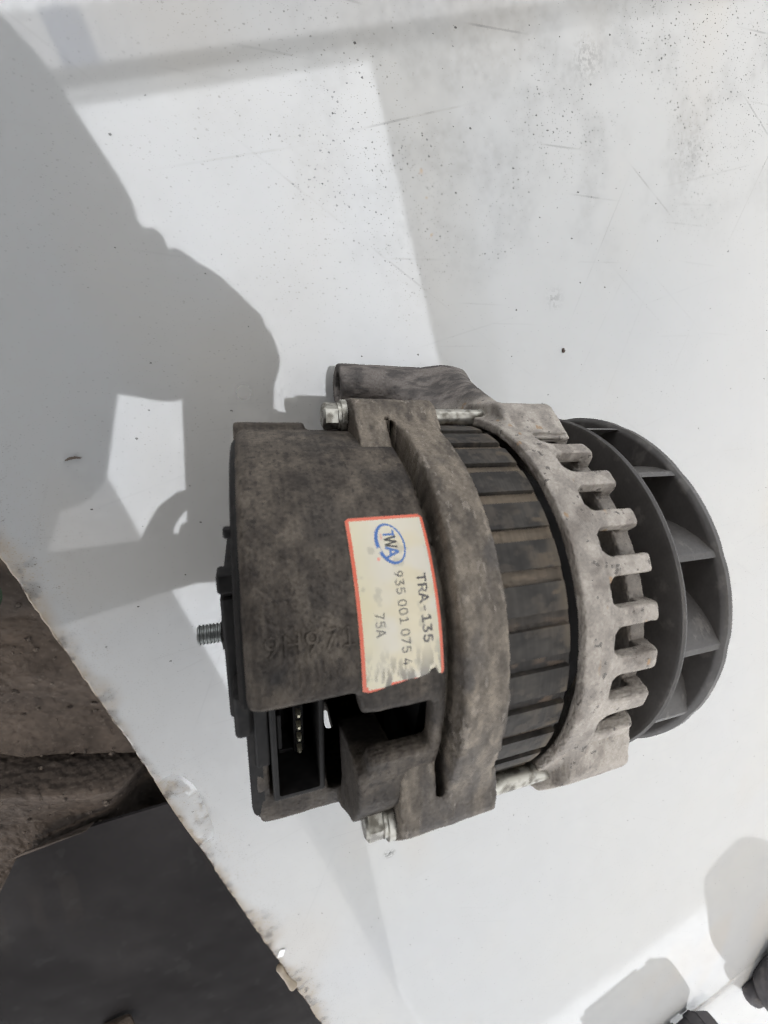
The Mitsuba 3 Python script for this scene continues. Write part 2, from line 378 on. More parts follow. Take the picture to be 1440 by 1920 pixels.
mat('dark_rubber', proc(lambda p, n, uv: mix((0.030, 0.028, 0.031), (0.065, 0.060, 0.062), smoothstep(0.3, 0.7, fbm(p.x * 60, p.y * 60, p.z * 60, octaves=3)))), 0.5, 0.4)
mat('crumb', (0.07, 0.055, 0.045), 0.9, 0.2)
mat('tan_tape', proc(lambda p, n, uv: mix((0.13, 0.10, 0.07), (0.23, 0.19, 0.14), fbm(p.x * 200, p.y * 200, p.z * 200))), 0.6, 0.4)
mat('bark', proc(lambda p, n, uv: mix((0.02, 0.015, 0.011), (0.045, 0.034, 0.026), fbm(p.x * 150, p.y * 150, p.z * 150))), 0.8, 0.2)
mat('white_paint', (0.6, 0.6, 0.59), 0.4, 0.5)
mat('grey_paint', (0.22, 0.22, 0.22), 0.6, 0.3)
def roof_mat(key, tr, base):
    scene[key] = {'type': 'principledthin', 'base_color': {'type': 'rgb', 'value': base}, 'roughness': 0.6, 'diff_trans': tr, 'spec_trans': 0.0, 'eta': 1.3}
roof_mat('clear_roofing', 0.90, [0.78, 0.79, 0.78])
roof_mat('cloudy_roofing', 1.05, [0.72, 0.72, 0.73])
roof_mat('bright_roofing', 1.02, [0.80, 0.81, 0.81])
def roof_falloff(p, n, uv):  # paints the brightness falloff along the sheet into its colour
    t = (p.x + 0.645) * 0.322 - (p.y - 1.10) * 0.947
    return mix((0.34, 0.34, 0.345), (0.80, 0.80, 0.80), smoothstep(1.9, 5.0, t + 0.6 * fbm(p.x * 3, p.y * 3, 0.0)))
scene['graded_roofing'] = {'type': 'principledthin', 'base_color': proc(roof_falloff), 'roughness': 0.6, 'diff_trans': 1.1, 'spec_trans': 0.0, 'eta': 1.3}
roof_mat('blue_roofing', 0.9, [0.62, 0.68, 0.85])
mat('jacket', (0.012, 0.012, 0.014), 0.8, 0.2)
mat('skin', (0.10, 0.065, 0.05), 0.55, 0.4)
mat('hair', (0.008, 0.007, 0.006), 0.6, 0.3)

# ---------------------------------------------------------------- table, ground
def poly_slab(poly, z0, z1):
    m = trimesh.creation.extrude_polygon(poly, z1 - z0, engine='earcut')
    m.apply_translation([0, 0, z0])
    return m
def st2xy(s, t):
    return P0 + np.outer(np.atleast_1d(s), EN) + np.outer(np.atleast_1d(t), ED)
tt = np.arange(-0.45, 0.857, 0.0012)
jag = 0.0008 * (meshkit.fbm(np.stack([tt * 60, tt * 0, tt * 0], 1), 3, 5) - 0.5) * 2 + 0.0006 * (meshkit.noise(np.stack([tt * 420, tt * 0, tt * 0], 1), 8) - 0.5)
def table_ring(inset):
    left = st2xy(jag + inset, tt)
    return np.vstack([left, st2xy([0.80 - inset], [0.857]), st2xy([0.80 - inset], [-0.45])])
rings = [(table_ring(0.0008), -0.0085), (table_ring(0.0), -0.0075), (table_ring(0.0), -0.0012), (table_ring(0.0004), -0.0004), (table_ring(0.0012), 0.0)]
nr = len(rings[0][0])
tv = np.vstack([np.column_stack([r, np.full(nr, z)]) for r, z in rings])
tf = []
for k in range(len(rings) - 1):
    i = np.arange(nr); j = (i + 1) % nr
    tf += [np.stack([k * nr + i, k * nr + j, (k + 1) * nr + j], 1), np.stack([k * nr + i, (k + 1) * nr + j, (k + 1) * nr + i], 1)]
cv, cf = trimesh.creation.triangulate_polygon(Polygon(rings[-1][0]), engine='earcut')
tf = np.vstack(tf)
top = trimesh.Trimesh(np.column_stack([cv, np.zeros(len(cv))]), cf, process=False)
if top.face_normals[0][2] < 0: top.invert()
bot = trimesh.Trimesh(np.column_stack([cv, np.full(len(cv), -0.0085)]), top.faces[:, ::-1], process=False)
side = trimesh.Trimesh(tv, tf, process=False)
thing('table', 'white glossy scratched table with a grimy chipped left edge, under the alternator', 'table')
add('table__tabletop', trimesh.util.concatenate([side, top, bot]), 'enamel')
# the folded rim at the far end
lip = []
for s in np.linspace(0.0, 0.80, 60):
    lip.append(0.857 + 0.0008 * math.sin(s * 40))
prof = [(0.0, 0.0), (0.004, 0.0012), (0.010, 0.0016), (0.290, 0.0016), (0.298, 0.001), (0.300, -0.008), (0.0, -0.008)]
sv, sf = [], []
ss = np.linspace(0.0, 0.80, 60); kk = len(prof)
for i, s in enumerate(ss):
    for a, z in prof:
        sv.append([*st2xy(s, lip[i] + a)[0], z])
for i in range(59):
    for q in range(kk):
        w = (q + 1) % kk
        sf += [(i * kk + q, i * kk + w, (i + 1) * kk + w), (i * kk + q, (i + 1) * kk + w, (i + 1) * kk + q)]
add('table__rim', trimesh.Trimesh(sv, sf, process=False), 'enamel', label='raised rim at the far end of the white tabletop')
# blister of lifted film at the left edge
gx, gy = np.meshgrid(np.linspace(-1, 1, 40), np.linspace(-1, 1, 40), indexing='ij')
gx = np.maximum(gx, 0)
rr = np.sqrt(gx ** 2 + gy ** 2) * (1 + 0.12 * np.sin(3 * np.arctan2(gy, gx) + 1))
hz = 0.0010 * np.maximum(1 - rr ** 2, -0.25)
hz = hz + 0.0003 * (meshkit.fbm(np.stack([gx * 3, gy * 3, gx * 0], -1), 3, 2) - 0.5) * (rr < 1)
xy = st2xy((0.0006 + np.maximum(gx, -0.0) * 0.0150).ravel(), (0.157 + gy * 0.026).ravel())
gv = np.column_stack([xy, hz.ravel()])
gi = np.arange(1600).reshape(40, 40)
gf = np.vstack([np.stack([gi[:-1, :-1].ravel(), gi[1:, :-1].ravel(), gi[1:, 1:].ravel()], 1), np.stack([gi[:-1, :-1].ravel(), gi[1:, 1:].ravel(), gi[:-1, 1:].ravel()], 1)])
keep = (gv[gf][:, :, 2] > -0.0001).all(1)
blis = trimesh.Trimesh(gv, gf[keep], process=False); blis.remove_unreferenced_vertices()
add('table__lifted_film', blis, 'enamel', smooth=True, label='yellowed blister where the film of the tabletop has lifted at its left edge')
for s, t in ((0.16, -0.35), (0.16, 0.78), (0.7, -0.35), (0.7, 0.78)):
    x, y = st2xy(s, t)[0]
    add('table__leg', trimesh.creation.box((0.04, 0.04, 0.7365), T_ := trimesh.transformations.translation_matrix([x, y, -0.3770])), 'grey_paint')

G = -0.7450
gx, gy = np.meshgrid(np.linspace(-3.2, 2.4, 90), np.linspace(-3.6, 2.4, 90), indexing='ij')
gz = G + 0.03 * (meshkit.fbm(np.stack([gx * 2.5, gy * 2.5, gx * 0], -1), 4, 4) - 0.5)
gi = np.arange(8100).reshape(90, 90)
gf = np.vstack([np.stack([gi[:-1, :-1].ravel(), gi[1:, :-1].ravel(), gi[1:, 1:].ravel()], 1), np.stack([gi[:-1, :-1].ravel(), gi[1:, 1:].ravel(), gi[:-1, 1:].ravel()], 1)])
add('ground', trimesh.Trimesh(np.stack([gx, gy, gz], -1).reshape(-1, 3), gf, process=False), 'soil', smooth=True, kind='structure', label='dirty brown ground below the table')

# ---------------------------------------------------------------- alternator
thing('alternator', 'dirty grey cast alternator with a paper label, lying on its side on the white table', 'alternator')
BOLTS = (91.5, -35.5, -151.0)
RB = 0.995

def housing_sdf(x, y, z):
    r = np.sqrt(y * y + z * z)
    d = sd_tube(x, r, -0.893, -0.217, 0.93)
    d = smax(smax(-0.893 - x, r - 0.93, 0.05), d, 0.01)
    d = smax(d, -(sd_tube(x, r, -0.80, 0.3, 0.84)), 0.02)
    # cut-out on the lower side where the connector sits
    d = smax(d, -sd_box(x, y, z, (-1.2, -1.3, 0.575), (-0.545, 0.145, 1.3)), 0.02)
    floor = np.maximum(sd_box(x, y, z, (-0.893, -0.69, 0.1), (-0.585, 0.2, 0.575)), r - 0.93)
    d = np.minimum(d, floor)
    d = smax(d, -sd_box(x, y, z, (-0.835, -0.585, 0.12), (-0.60, 0.13, 0.9)), 0.012)
    d = smax(d, -sd_box(x, y, z, (-0.585, -0.60, 0.30), (-0.535, 0.12, 1.2)), 0.01)
    # second opening beside it
    d = smax(d, -sd_box(x, y, z, (-0.60, -0.150, 0.50), (-0.265, 0.055, 1.3)), 0.03)
    d = smax(d, -sd_box(x, y, z, (-0.585, -0.50, 0.25), (-0.50, 0.055, 1.3)), 0.03)
    d = smax(d, -sd_box(x, y, z, (-0.492, -1.3, -0.20), (-0.452, -0.70, 0.0)), 0.01)
    # bulge next to the lower lug, foot on the upper side
    d = smin(d, np.maximum(sd_lug(x, y, z, -30, -0.53, -0.36, 0.86, 0.12, 16, 0.92), r - 1.0), 0.03)
    d = smin(d, np.maximum(np.maximum(sd_tube(x, r, -0.90, -0.56, 0.965), r * 0 + 0.25 - y), z + 0.10), 0.02)
    return d

def band_sdf(x, y, z):
    r = np.sqrt(y * y + z * z)
    d = sd_tube(x, r, -0.185, 0.0, 0.998)
    for th in BOLTS:
        d = smin(d, sd_lug(x, y, z, th, -0.37, 0.045, RB, 0.088, 21, 0.915), 0.045)
        c = cp(0, th, RB)
    d = smax(d, -sd_tube(x, r, -0.6, 0.15, 0.86), 0.012)
    d = smax(d, -sd_tube(x, r, 0.0, 0.15, 0.962), 0.008)
    d = np.minimum(d, sd_tube(x, r, -0.26, -0.10, 0.862, 0.845))
    # the narrow gap between flange and housing
    d = smax(d, -np.maximum(sd_tube(x, r, -0.220, -0.186, 1.004), 0.862 - r), 0.008)
    return d
add('alternator__rear_housing', loc(cast(housing_sdf, (-1.0, -1.1, -1.02), (-0.10, 1.1, 1.02), 0.0135, 0.003)), 'housing_metal', smooth=True, label='dirty brown-grey cast rear housing')
add('alternator__rear_flange', loc(cast(band_sdf, (-0.45, -1.15, -1.1), (0.11, 1.15, 1.1), 0.0115, 0.0045)), 'band_metal', smooth=True, label='rough tan cast flange ring with bolt lugs')

# raised casting number on the rear housing
def bend(mesh, th0, t0, r, s=1.0):
    """Flat print (x along the reading direction, y up, z out) onto the cylinder: reading towards smaller angles, up towards the front."""
    v = np.array(mesh.vertices) * s
    th = math.radians(th0) - v[:, 0] / r
    R = r + v[:, 2]
    return trimesh.Trimesh(world(np.stack([t0 + v[:, 1], R * np.sin(th), R * np.cos(th)], 1)), mesh.faces, process=False)
def bend_across(mesh, th0, t0, r):
    """The same, but reading along the axis, with its upper side towards larger angles."""
    v = np.array(mesh.vertices)
    th = math.radians(th0) + v[:, 1] / r
    R = r + v[:, 2]
    return trimesh.Trimesh(world(np.stack([t0 + v[:, 0], R * np.sin(th), R * np.cos(th)], 1)), mesh.faces, process=False)
num = meshkit.text_mesh('9H971', 0.066, 0.0052)
num.apply_translation([0, 0, -0.002])
add('alternator__rear_housing__casting_number', bend_across(num, 19.5, -0.835, 0.9315), 'housing_metal', label='shallow raised casting number 9H971')

# rear cover, terminal block, stud
cover = revolve([(-0.915, 0.0), (-0.915, 0.84), (-0.910, 0.865), (-0.900, 0.88), (-0.885, 0.885), (-0.87, 0.83), (-0.86, 0.83), (-0.86, 0.0)], 96)
cut = m3.Manifold.cube([1, 2, 1]).translate([-1.2, -1.86, 0.575])
add('alternator__rear_cover', loc(mf(cover.vertices, cover.faces) - cut), 'black_plastic', smooth=30, label='black plastic rear cover')
add('alternator__rear_cover__terminal_plate', loc(rbox((-0.978, -0.24, -0.3), (-0.90, 0.33, 0.46), 0.015)), 'black_plastic', smooth=30)
add('alternator__rear_cover__knob', loc(rbox((-0.982, 0.36, 0.40), (-0.90, 0.44, 0.50), 0.012)), 'black_plastic', smooth=30)
add('alternator__rear_cover__knob', loc(rbox((-0.940, 0.60, 0.52), (-0.90, 0.64, 0.56), 0.01)), 'black_plastic', smooth=30)
add('alternator__rear_cover__side_clip', loc(rbox((-0.955, -0.23, 0.44), (-0.89, -0.02, 0.60), 0.02)), 'black_plastic', smooth=30)
def thread(t0, t1, y, z, r, pitch):
    prof = []
    for k in range(int((t1 - t0) / pitch)):
        a = t0 + k * pitch
        prof += [(a, r * 0.84), (a + 0.12 * pitch, r * 0.84), (a + 0.45 * pitch, r), (a + 0.6 * pitch, r)]
    prof = [(t0 - 0.002, 0.0), (t0 - 0.002, r * 0.74)] + prof + [(t1, r * 0.8), (t1, 0.0)]
    m = revolve(prof, 40)
    m.apply_translation([0, y, z])
    return m
add('alternator__terminal_stud', loc(thread(-1.128, -0.94, -0.062, 0.05, 0.050, 0.0162)), 'stud_steel', smooth=25, label='threaded steel stud sticking out of the rear end')
add('alternator__terminal_stud__nut', loc(m3.Manifold.cylinder(0.03, 0.085, 0.085, 6).rotate([0, 90, 0]).translate([-1.015, -0.062, 0.05])), 'black_plastic')

# connector socket in the cut-out
sock = rbox((-0.825, -0.575, 0.18), (-0.605, 0.16, 0.615), 0.012) - rbox((-0.800, -0.550, 0.24), (-0.628, 0.30, 0.9), 0.01)
add('alternator__connector_socket', loc(sock), 'black_plastic', smooth=30, label='black plastic connector socket in the cut-out of the housing')
add('alternator__connector_socket__key_rib', loc(rbox((-0.795, -0.40, 0.20), (-0.775, -0.22, 0.52), 0.006)), 'black_plastic', smooth=30)
add('alternator__connector_socket__recess_shade', loc(rbox((-0.886, -0.40, 0.45), (-0.826, 0.13, 0.592), 0.012)), 'black_plastic', smooth=30)  # black box added to stand for the shade of a recess
add('alternator__connector_socket__pin_base', loc(rbox((-0.72, -0.535, 0.19), (-0.67, -0.20, 0.42), 0.006)), 'black_plastic', smooth=30)
add('alternator__connector_socket__ledge', loc(rbox((-0.79, -0.545, 0.2), (-0.66, -0.525, 0.40), 0.006)), 'black_plastic', smooth=30)
for k in range(4):
    y = -0.300 - 0.066 * k
    pin = m3.Manifold.batch_hull([m3.Manifold.cube([0.022, 0.020, 0.03], True).translate([-0.695, y, 0.432]), m3.Manifold.cube([0.010, 0.012, 0.02], True).translate([-0.695, y, 0.45])])
    add('alternator__connector_socket__pin', loc(pin), 'brass', label='brass contact pin' if k == 0 else None)
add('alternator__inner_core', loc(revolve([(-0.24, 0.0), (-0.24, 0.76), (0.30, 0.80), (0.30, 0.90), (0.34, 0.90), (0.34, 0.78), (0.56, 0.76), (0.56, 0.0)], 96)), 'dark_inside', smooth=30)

# label
LT, LTH, LR = -0.528, 46.2, 0.9315      # start along the axis, starting angle, radius
LL, LW = 0.592, 0.296                   # length (towards smaller angles), width (towards the front)
torn = [(0.574, LW), (0.582, 0.288), (0.578, 0.274), (0.556, 0.264), (0.560, 0.246), (0.574, 0.238), (0.578, 0.215), (0.582, 0.19), (0.579, 0.17), (0.586, 0.13), (0.590, 0.09), (0.598, 0.05), (0.600, 0.02), (0.592, 0.0)]
lab = Polygon([(0.012, 0.0), (0.0, 0.012), (0.0, LW - 0.015), (0.015, LW)] + torn + [(0.57, 0.0)]).buffer(0.004).buffer(-0.004)
def print_mesh(poly, z, step=0.02):
    parts = []
    x0, _, x1, _ = poly.bounds
    for a in np.arange(x0, x1, step):
        g = poly.intersection(sbox(a, -1, min(a + step, x1), 1))
        for q in getattr(g, 'geoms', [g]):
            if q.geom_type == 'Polygon' and q.area > 1e-7:
                v, f = trimesh.creation.triangulate_polygon(q, engine='earcut')
                parts.append(trimesh.Trimesh(np.column_stack([v, np.full(len(v), z)]), f, process=False))
    return trimesh.util.concatenate(parts)
inner = sbox(0.013, 0.013, 0.570, LW - 0.011)
frame = lab.difference(inner.union(sbox(0.555, 0.013, 0.580, LW - 0.012)).union(sbox(0.565, 0.02, 0.592, 0.10)))
add('alternator__label_sticker', bend(print_mesh(lab, 0.0), LTH, LT, LR), 'label_paper', smooth=30, label='yellowed paper label with red border and torn lower end')
add('alternator__label_sticker__red_border', bend(print_mesh(frame, 0.0012), LTH, LT, LR), 'label_red')
def text(s, h, x, y, key, ink, bold=False, stretch=1.0, slant=0.0):
    m = meshkit.text_mesh(s, h, 0.0012, bold)
    v = np.array(m.vertices)
    v[:, 0] = v[:, 0] * stretch + slant * v[:, 1]
    m.vertices = v + [x, y, 0.0004]
    add('alternator__label_sticker__' + key, bend(m, LTH, LT, LR), ink)
text('TRA-135', 0.034, 0.223, 0.226, 'model_lettering', 'ink_grey', True, 1.14)
text('935 001 075 4', 0.032, 0.206, 0.145, 'number_lettering', 'ink_grey', False, 1.02)
text('75A', 0.034, 0.340, 0.058, 'rating_lettering', 'ink_grey', False, 0.9)
# the logo: an open blue oval with three letters in it
def ell(cx, cy, a, b, rot):
    return affinity.translate(affinity.rotate(affinity.scale(Point(0, 0).buffer(1, 64), a, b), rot, origin=(0, 0)), cx, cy)
oval = ell(0.108, 0.150, 0.0790, 0.0540, 13).difference(ell(0.1075, 0.1535, 0.0700, 0.0440, 13))
oval = oval.difference(affinity.rotate(sbox(0.122, 0.09, 0.140, 0.112), 20))
add('alternator__label_sticker__oval', bend(print_mesh(oval, 0.0014, 0.01), LTH, LT, LR), 'ink_blue')
text('T', 0.040, 0.055, 0.130, 'logo_letter', 'ink_blue', True, 1.0)
text('W', 0.043, 0.079, 0.131, 'logo_letter', 'ink_black', True, 0.80)
text('A', 0.045, 0.117, 0.131, 'logo_letter', 'ink_blue', True, 1.05)
text('auto', 0.009, 0.068, 0.117, 'logo_small_print', 'ink_red')
add('alternator__label_sticker__red_dot', bend(print_mesh(Point(0.162, 0.098).buffer(0.006), 0.0014), LTH, LT, LR), 'ink_red')

# stator
add('alternator__stator_core', loc(revolve([(-0.02, 0.85), (-0.02, 0.932), (0.312, 0.932), (0.312, 0.85)], 180)), 'slot_metal', smooth=30, label='laminated stator core with rusty slots')
for k in range(36):
    c = 3.4 + 10 * k
    w = 3.3
    rib = revolve([(-0.01, 0.92), (-0.01, 0.957), (0.292, 0.957), (0.300, 0.950), (0.300, 0.92)], 8, c - w, c + w)
    add('alternator__stator_core__rib', loc(rib), 'rib_metal', smooth=25)

# front bracket: ring, fins, plate, lugs, mounting ear
EY, EZ = 1.158, -0.862
def front_sdf(x, y, z):
    r = np.sqrt(y * y + z * z)
    d = sd_tube(x, r, 0.334, 0.478, 1.0)
    for th in BOLTS:
        d = smin(d, sd_lug(x, y, z, th, 0.395, 0.73, RB, 0.088, 20, 0.965, 7), 0.03)
    plate = sd_tube(x, r, 0.655, 0.745, 0.905, 0.42)
    d = smax(d, -sd_tube(x, r, 0.2, 0.655, 0.945), 0.012)
    d = smin(d, plate, 0.02)
    # mounting ear
    boss = np.maximum(np.sqrt((y - EY) ** 2 + (z - EZ) ** 2) - 0.143, np.maximum(-0.235 - x, x - 0.70))
    waist = sd_capsule(x, y, z, (-0.1, EY - 0.02, EZ), (0.6, EY - 0.05, EZ + 0.05), 0.125, 0.15)
    arm = sd_capsule(x, y, z, (0.50, EY - 0.02, EZ + 0.03), (0.56, 0.86, -0.45), 0.155, 0.15)
    arm2 = sd_capsule(x, y, z, (0.12, EY - 0.03, EZ + 0.03), (0.50, 0.92, -0.50), 0.115, 0.15)
    arm3 = sd_capsule(x, y, z, (0.60, EY, EZ), (0.56, 0.98, -0.15), 0.135, 0.09)
    e = smin(boss, smin(arm, smin(arm2, arm3, 0.12), 0.12), 0.06)
    e = np.minimum(e, 9)
    hole = np.sqrt((y - EY) ** 2 + (z - EZ) ** 2) - 0.082
    e = np.maximum(e, 0.93 - r)
    d = smin(d, e, 0.03)
    d = smax(d, -hole, 0.015)
    return np.maximum(d, -1.004 - z)
add('alternator__front_bracket', loc(cast(front_sdf, (-0.30, -1.15, -1.08), (0.86, 1.36, 1.10), 0.0135, 0.003)), 'bracket_metal', smooth=True, label='lighter cast front bracket ring with mounting ear')
FP = 11.61
def fin_sdf(x, y, z):
    # a finger along the ring that bends inwards at its tip
    w = 0.043 - 0.006 * np.clip((z - 0.9) / 0.1, 0, 1) + 0.032 * np.clip((0.525 - x) / 0.05, 0, 1) ** 2.2
    d = np.maximum(np.abs(y) - w, np.maximum(0.455 - x, x - 0.735))
    d = np.maximum(d, np.maximum(0.80 - z, z - 0.995))
    d = smax(d, (x - 0.718) * 0.8 + (z - 0.985) * 0.6, 0.02)
    return np.maximum(d, -sd_box(x, y, z, (0.2, -1, 0.3), (0.66, 1, 0.935)))
fin0 = surface_nets(lambda x, y, z: smax(fin_sdf(x, y, z), np.abs(y) - 0.10, 0.02), (0.42, -0.12, 0.76), (0.77, 0.12, 1.03), 0.0085)
trimesh.smoothing.filter_taubin(fin0, lamb=0.5, nu=0.52, iterations=4)
for k in range(31):
    th = 5.1 + FP * k
    th = th - 360 if th > 180 else th
    if any(abs((th - b + 180) % 360 - 180) < 15 for b in BOLTS) or 95 < th < 150:
        continue
    m = fin0.copy()
    m.apply_transform(trimesh.transformations.rotation_matrix(math.radians(-th), [1, 0, 0]))
    v = np.array(m.vertices); v += m.vertex_normals * ((meshkit.fbm(v * 12, 3, 6) - 0.5) * 0.008)[:, None]; m.vertices = v
    add('alternator__front_bracket__fin', loc(m), 'bracket_metal', smooth=True)

# through bolts
for i, th in enumerate(BOLTS):
    c = cp(0, th, RB)
    rod = xcyl(0.043, -0.10, 0.42, c[1], c[2], 28)
    key = add('alternator__through_bolt', loc(rod), 'zinc', smooth=30, label='zinc plated through bolt' if i == 0 else None)
    wash = xcyl(0.080, -0.398, -0.372, c[1], c[2], 32) + xcyl(0.066, -0.415, -0.395, c[1], c[2], 32)
    add(key + '__washer', loc(wash), 'zinc', smooth=30)
    hexa = m3.Manifold.cylinder(0.062, 0.066, 0.064, 6).rotate([0, 90, 0]).translate([-0.475, 0, 0]).rotate([25.0 + 17 * i, 0, 0])
    head = m3.Manifold.batch_hull([hexa, m3.Manifold.cylinder(0.012, 0.050, 0.050, 24).rotate([0, 90, 0]).translate([-0.487, 0, 0])]).translate([0, float(c[1]), float(c[2])])
    add(key + '__hex_head', loc(head), 'zinc', smooth=20)
add('alternator__through_bolt__collar', loc(xcyl(0.047, 0.37, 0.395, *cp(0, BOLTS[0], RB)[1:], 28)), 'zinc', smooth=30)

# fan
fanr = 1.0
def rim(prof, wob, n=240):
    m = revolve(prof, n)
    v = np.array(m.vertices); th = np.arctan2(v[:, 1], v[:, 2]); r = np.hypot(v[:, 1], v[:, 2])
    k = np.where(r > 0.97, 1 - wob * (np.clip(np.sin(th * 15 + 0.6) - 0.72, 0, 1)), 1.0)
    v[:, 1] *= k; v[:, 2] *= k
    m.vertices = v
    return m
add('alternator__fan', loc(revolve([(0.838, 0.25), (0.838, 0.975), (0.842, 0.992), (0.852, 1.0), (0.864, 0.995), (0.868, 0.98), (0.868, 0.25)], 200)), 'fan_plastic', smooth=30, label='dark grey cooling fan at the front end')
add('alternator__fan__front_ring', loc(rim([(1.085, 0.62), (1.090, 0.97), (1.096, 0.988), (1.108, 1.0), (1.132, 1.0), (1.140, 0.985), (1.138, 0.62)], 0.012)), 'fan_plastic', smooth=30)
for k in range(15):
    th0 = 4.0 + 24 * k
    nseg = 10
    pts = []
    for j in range(nseg + 1):
        q = j / nseg
        pts.append((0.985 - 0.42 * q, th0 + 30 * q ** 0.85))
    v, f = [], []
    for j, (r, th) in enumerate(pts):
        half = math.degrees(0.014 / r)
        for t in (0.855, 1.10):
            v += [cp(t, th - half, r), cp(t, th + half, r)]
    for j in range(nseg):
        a, b = 4 * j, 4 * (j + 1)
        for p, q in ((0, 1), (1, 3), (3, 2), (2, 0)):
            f += [(a + p, b + p, b + q), (a + p, b + q, a + q)]
    f += [(0, 2, 3), (0, 3, 1), (4 * nseg, 4 * nseg + 1, 4 * nseg + 3), (4 * nseg, 4 * nseg + 3, 4 * nseg + 2)]
    m = trimesh.Trimesh(np.array(v), f, process=False)
    m.fix_normals()
    add('alternator__fan__blade', loc(m), 'fan_plastic', smooth=30)
add('alternator__fan__hub', loc(xcyl(0.26, 0.60, 1.15)), 'fan_plastic', smooth=30)

# ---------------------------------------------------------------- small things on and beside the table
def blob(pts, rads, seed, amp=0.0, h=None):
    s = [m3.Manifold.sphere(float(r), 24).translate([float(x) for x in p]) for p, r in zip(pts, rads)]
    man = m3.Manifold.batch_boolean([m3.Manifold.batch_hull([a, b]) for a, b in zip(s[:-1], s[1:])] if len(s) > 1 else s, m3.OpType.Add)
    man = man.refine_to_length(h or min(rads) * 0.4)
    m = tm(man)
    m.merge_vertices()
    trimesh.smoothing.filter_taubin(m, lamb=0.5, nu=0.52, iterations=10)
    if amp:
        v = np.array(m.vertices)
        m.vertices = v + m.vertex_normals * ((meshkit.fbm(v / (3 * min(rads)), 3, seed) - 0.5) * 2 * amp)[:, None]
    return m
def tag(key, label, category, **more):
    labels.setdefault(key, {}).update({'label': label, 'category': category, **more})

# two dark greasy machine pieces near the far end of the table
thing('ribbed_cap', 'dark grey ribbed cap lying at the bottom edge of the photo on the white table', 'cap')
a0 = np.array([0.330, -0.742]); a1 = np.array([0.450, -0.690])
ax = np.array([*(a1 - a0), 0.0]); L = np.linalg.norm(ax); ax /= L
def along(man, z):
    e1 = np.cross([0, 0, 1], ax)
    M4 = np.eye(4); M4[:3, 0] = e1; M4[:3, 1] = [0, 0, 1]; M4[:3, 2] = ax; M4[:3, 3] = [a0[0], a0[1], z]
    m = tm(man); m.apply_transform(M4)
    if np.linalg.det(M4[:3, :3]) < 0: m.invert()
    return m
body = m3.Manifold.cylinder(L, 0.024, 0.024, 40) + m3.Manifold.cylinder(0.010, 0.026, 0.026, 40).translate([0, 0, L * 0.90])
add('ribbed_cap__body', along(body, 0.027), 'dark_rubber', smooth=35)
add('ribbed_cap__end_plate', along(m3.Manifold.cylinder(0.014, 0.023, 0.017, 40).translate([0, 0, L + 0.001]), 0.027), 'dark_rubber', smooth=35)
for k in range(10):
    a = 2 * math.pi * k / 10
    add('ribbed_cap__rib', along(m3.Manifold.cube([0.004, 0.005, L * 0.7], True).translate([0.0245, 0, L * 0.42]).rotate([0, 0, math.degrees(a)]), 0.027), 'dark_rubber')
kn = blob([(0.585, -0.690, 0.030), (0.600, -0.640, 0.045), (0.66, -0.62, 0.05)], [0.030, 0.042, 0.045], 3, 0.003, 0.006)
add('rounded_grip', kn, 'dark_rubber', smooth=True, label='smooth dark rounded grip cut by the right edge of the photo on the white table', category='grip')
add('rounded_grip__foot', blob([(0.565, -0.715, 0.012), (0.60, -0.70, 0.012)], [0.012, 0.012], 4, 0.001), 'dark_rubber', smooth=True)

# specks and fibres
def fibre(pts, r, key, label):
    add(key, blob([(*p, r * 1.1) for p in pts], [r * k for k in ([0.55] + [1] * (len(pts) - 2) + [0.5])], 5), 'crumb', smooth=True, label=label, category='fibre')
fibre([(-0.1188, 0.0410), (-0.1172, 0.0417), (-0.1155, 0.0420), (-0.1137, 0.0418)], 0.00045, 'dark_fibre', 'short dark curved fibre on the shaded left part of the white table')
add('dark_crumb', blob([(0.1069, 0.0938, 0.0005), (0.1072, 0.0928, 0.0005)], [0.0006, 0.0008], 6, 0.0003), 'crumb', smooth=True, label='small dark crumb on the table just above the fan side of the alternator', category='crumb')
add('brown_peg', blob([(-0.0532, -0.2985, 0.0), (-0.0500, -0.309, 0.0), (-0.0455, -0.321, 0.0)], [0.0022, 0.0018, 0.0028], 6, 0.0004), 'tan_tape', smooth=True, label='thin tan peg stuck to the left edge of the table near the bottom', category='peg')
add('edge_glint', trimesh.creation.box((0.0035, 0.0060, 0.0006), trimesh.transformations.translation_matrix([-0.0515, -0.2835, 0.0006]) @ trimesh.transformations.rotation_matrix(-0.3, [0, 0, 1])), 'white_paint', label='small painted-in white flake at the left edge of the table near the bottom', category='glint')  # bright piece added to imitate a reflection on the table edge

# below the table: a dark sheet lying on the ground, folded sacking, a green bottle
def grid_mesh(o, u, v, nu, nv, hfun):
    a, b = np.meshgrid(np.linspace(0, 1, nu), np.linspace(0, 1, nv), indexing='ij')
    P = np.array(o) + a[..., None] * np.array(u) + b[..., None] * np.array(v)
    P[..., 2] += hfun(a, b)
    gi = np.arange(nu * nv).reshape(nu, nv)
    f = np.vstack([np.stack([gi[:-1, :-1].ravel(), gi[1:, :-1].ravel(), gi[1:, 1:].ravel()], 1), np.stack([gi[:-1, :-1].ravel(), gi[1:, 1:].ravel(), gi[:-1, 1:].ravel()], 1)])
    return trimesh.Trimesh(P.reshape(-1, 3), f, process=False)
sheet = Polygon([(-0.274, -0.80), (-0.414, -0.809), (-0.542, -0.841), (-0.60, -0.95), (-0.95, -1.7), (-0.9, -2.9), (0.6, -2.9), (0.6, -0.75)])
thing('dark_sheet', 'large flat dark grey sheet below the table at the lower left', 'sheet')
add('dark_sheet__panel', poly_slab(sheet, -0.606, -0.600), 'dark_sheet_metal')
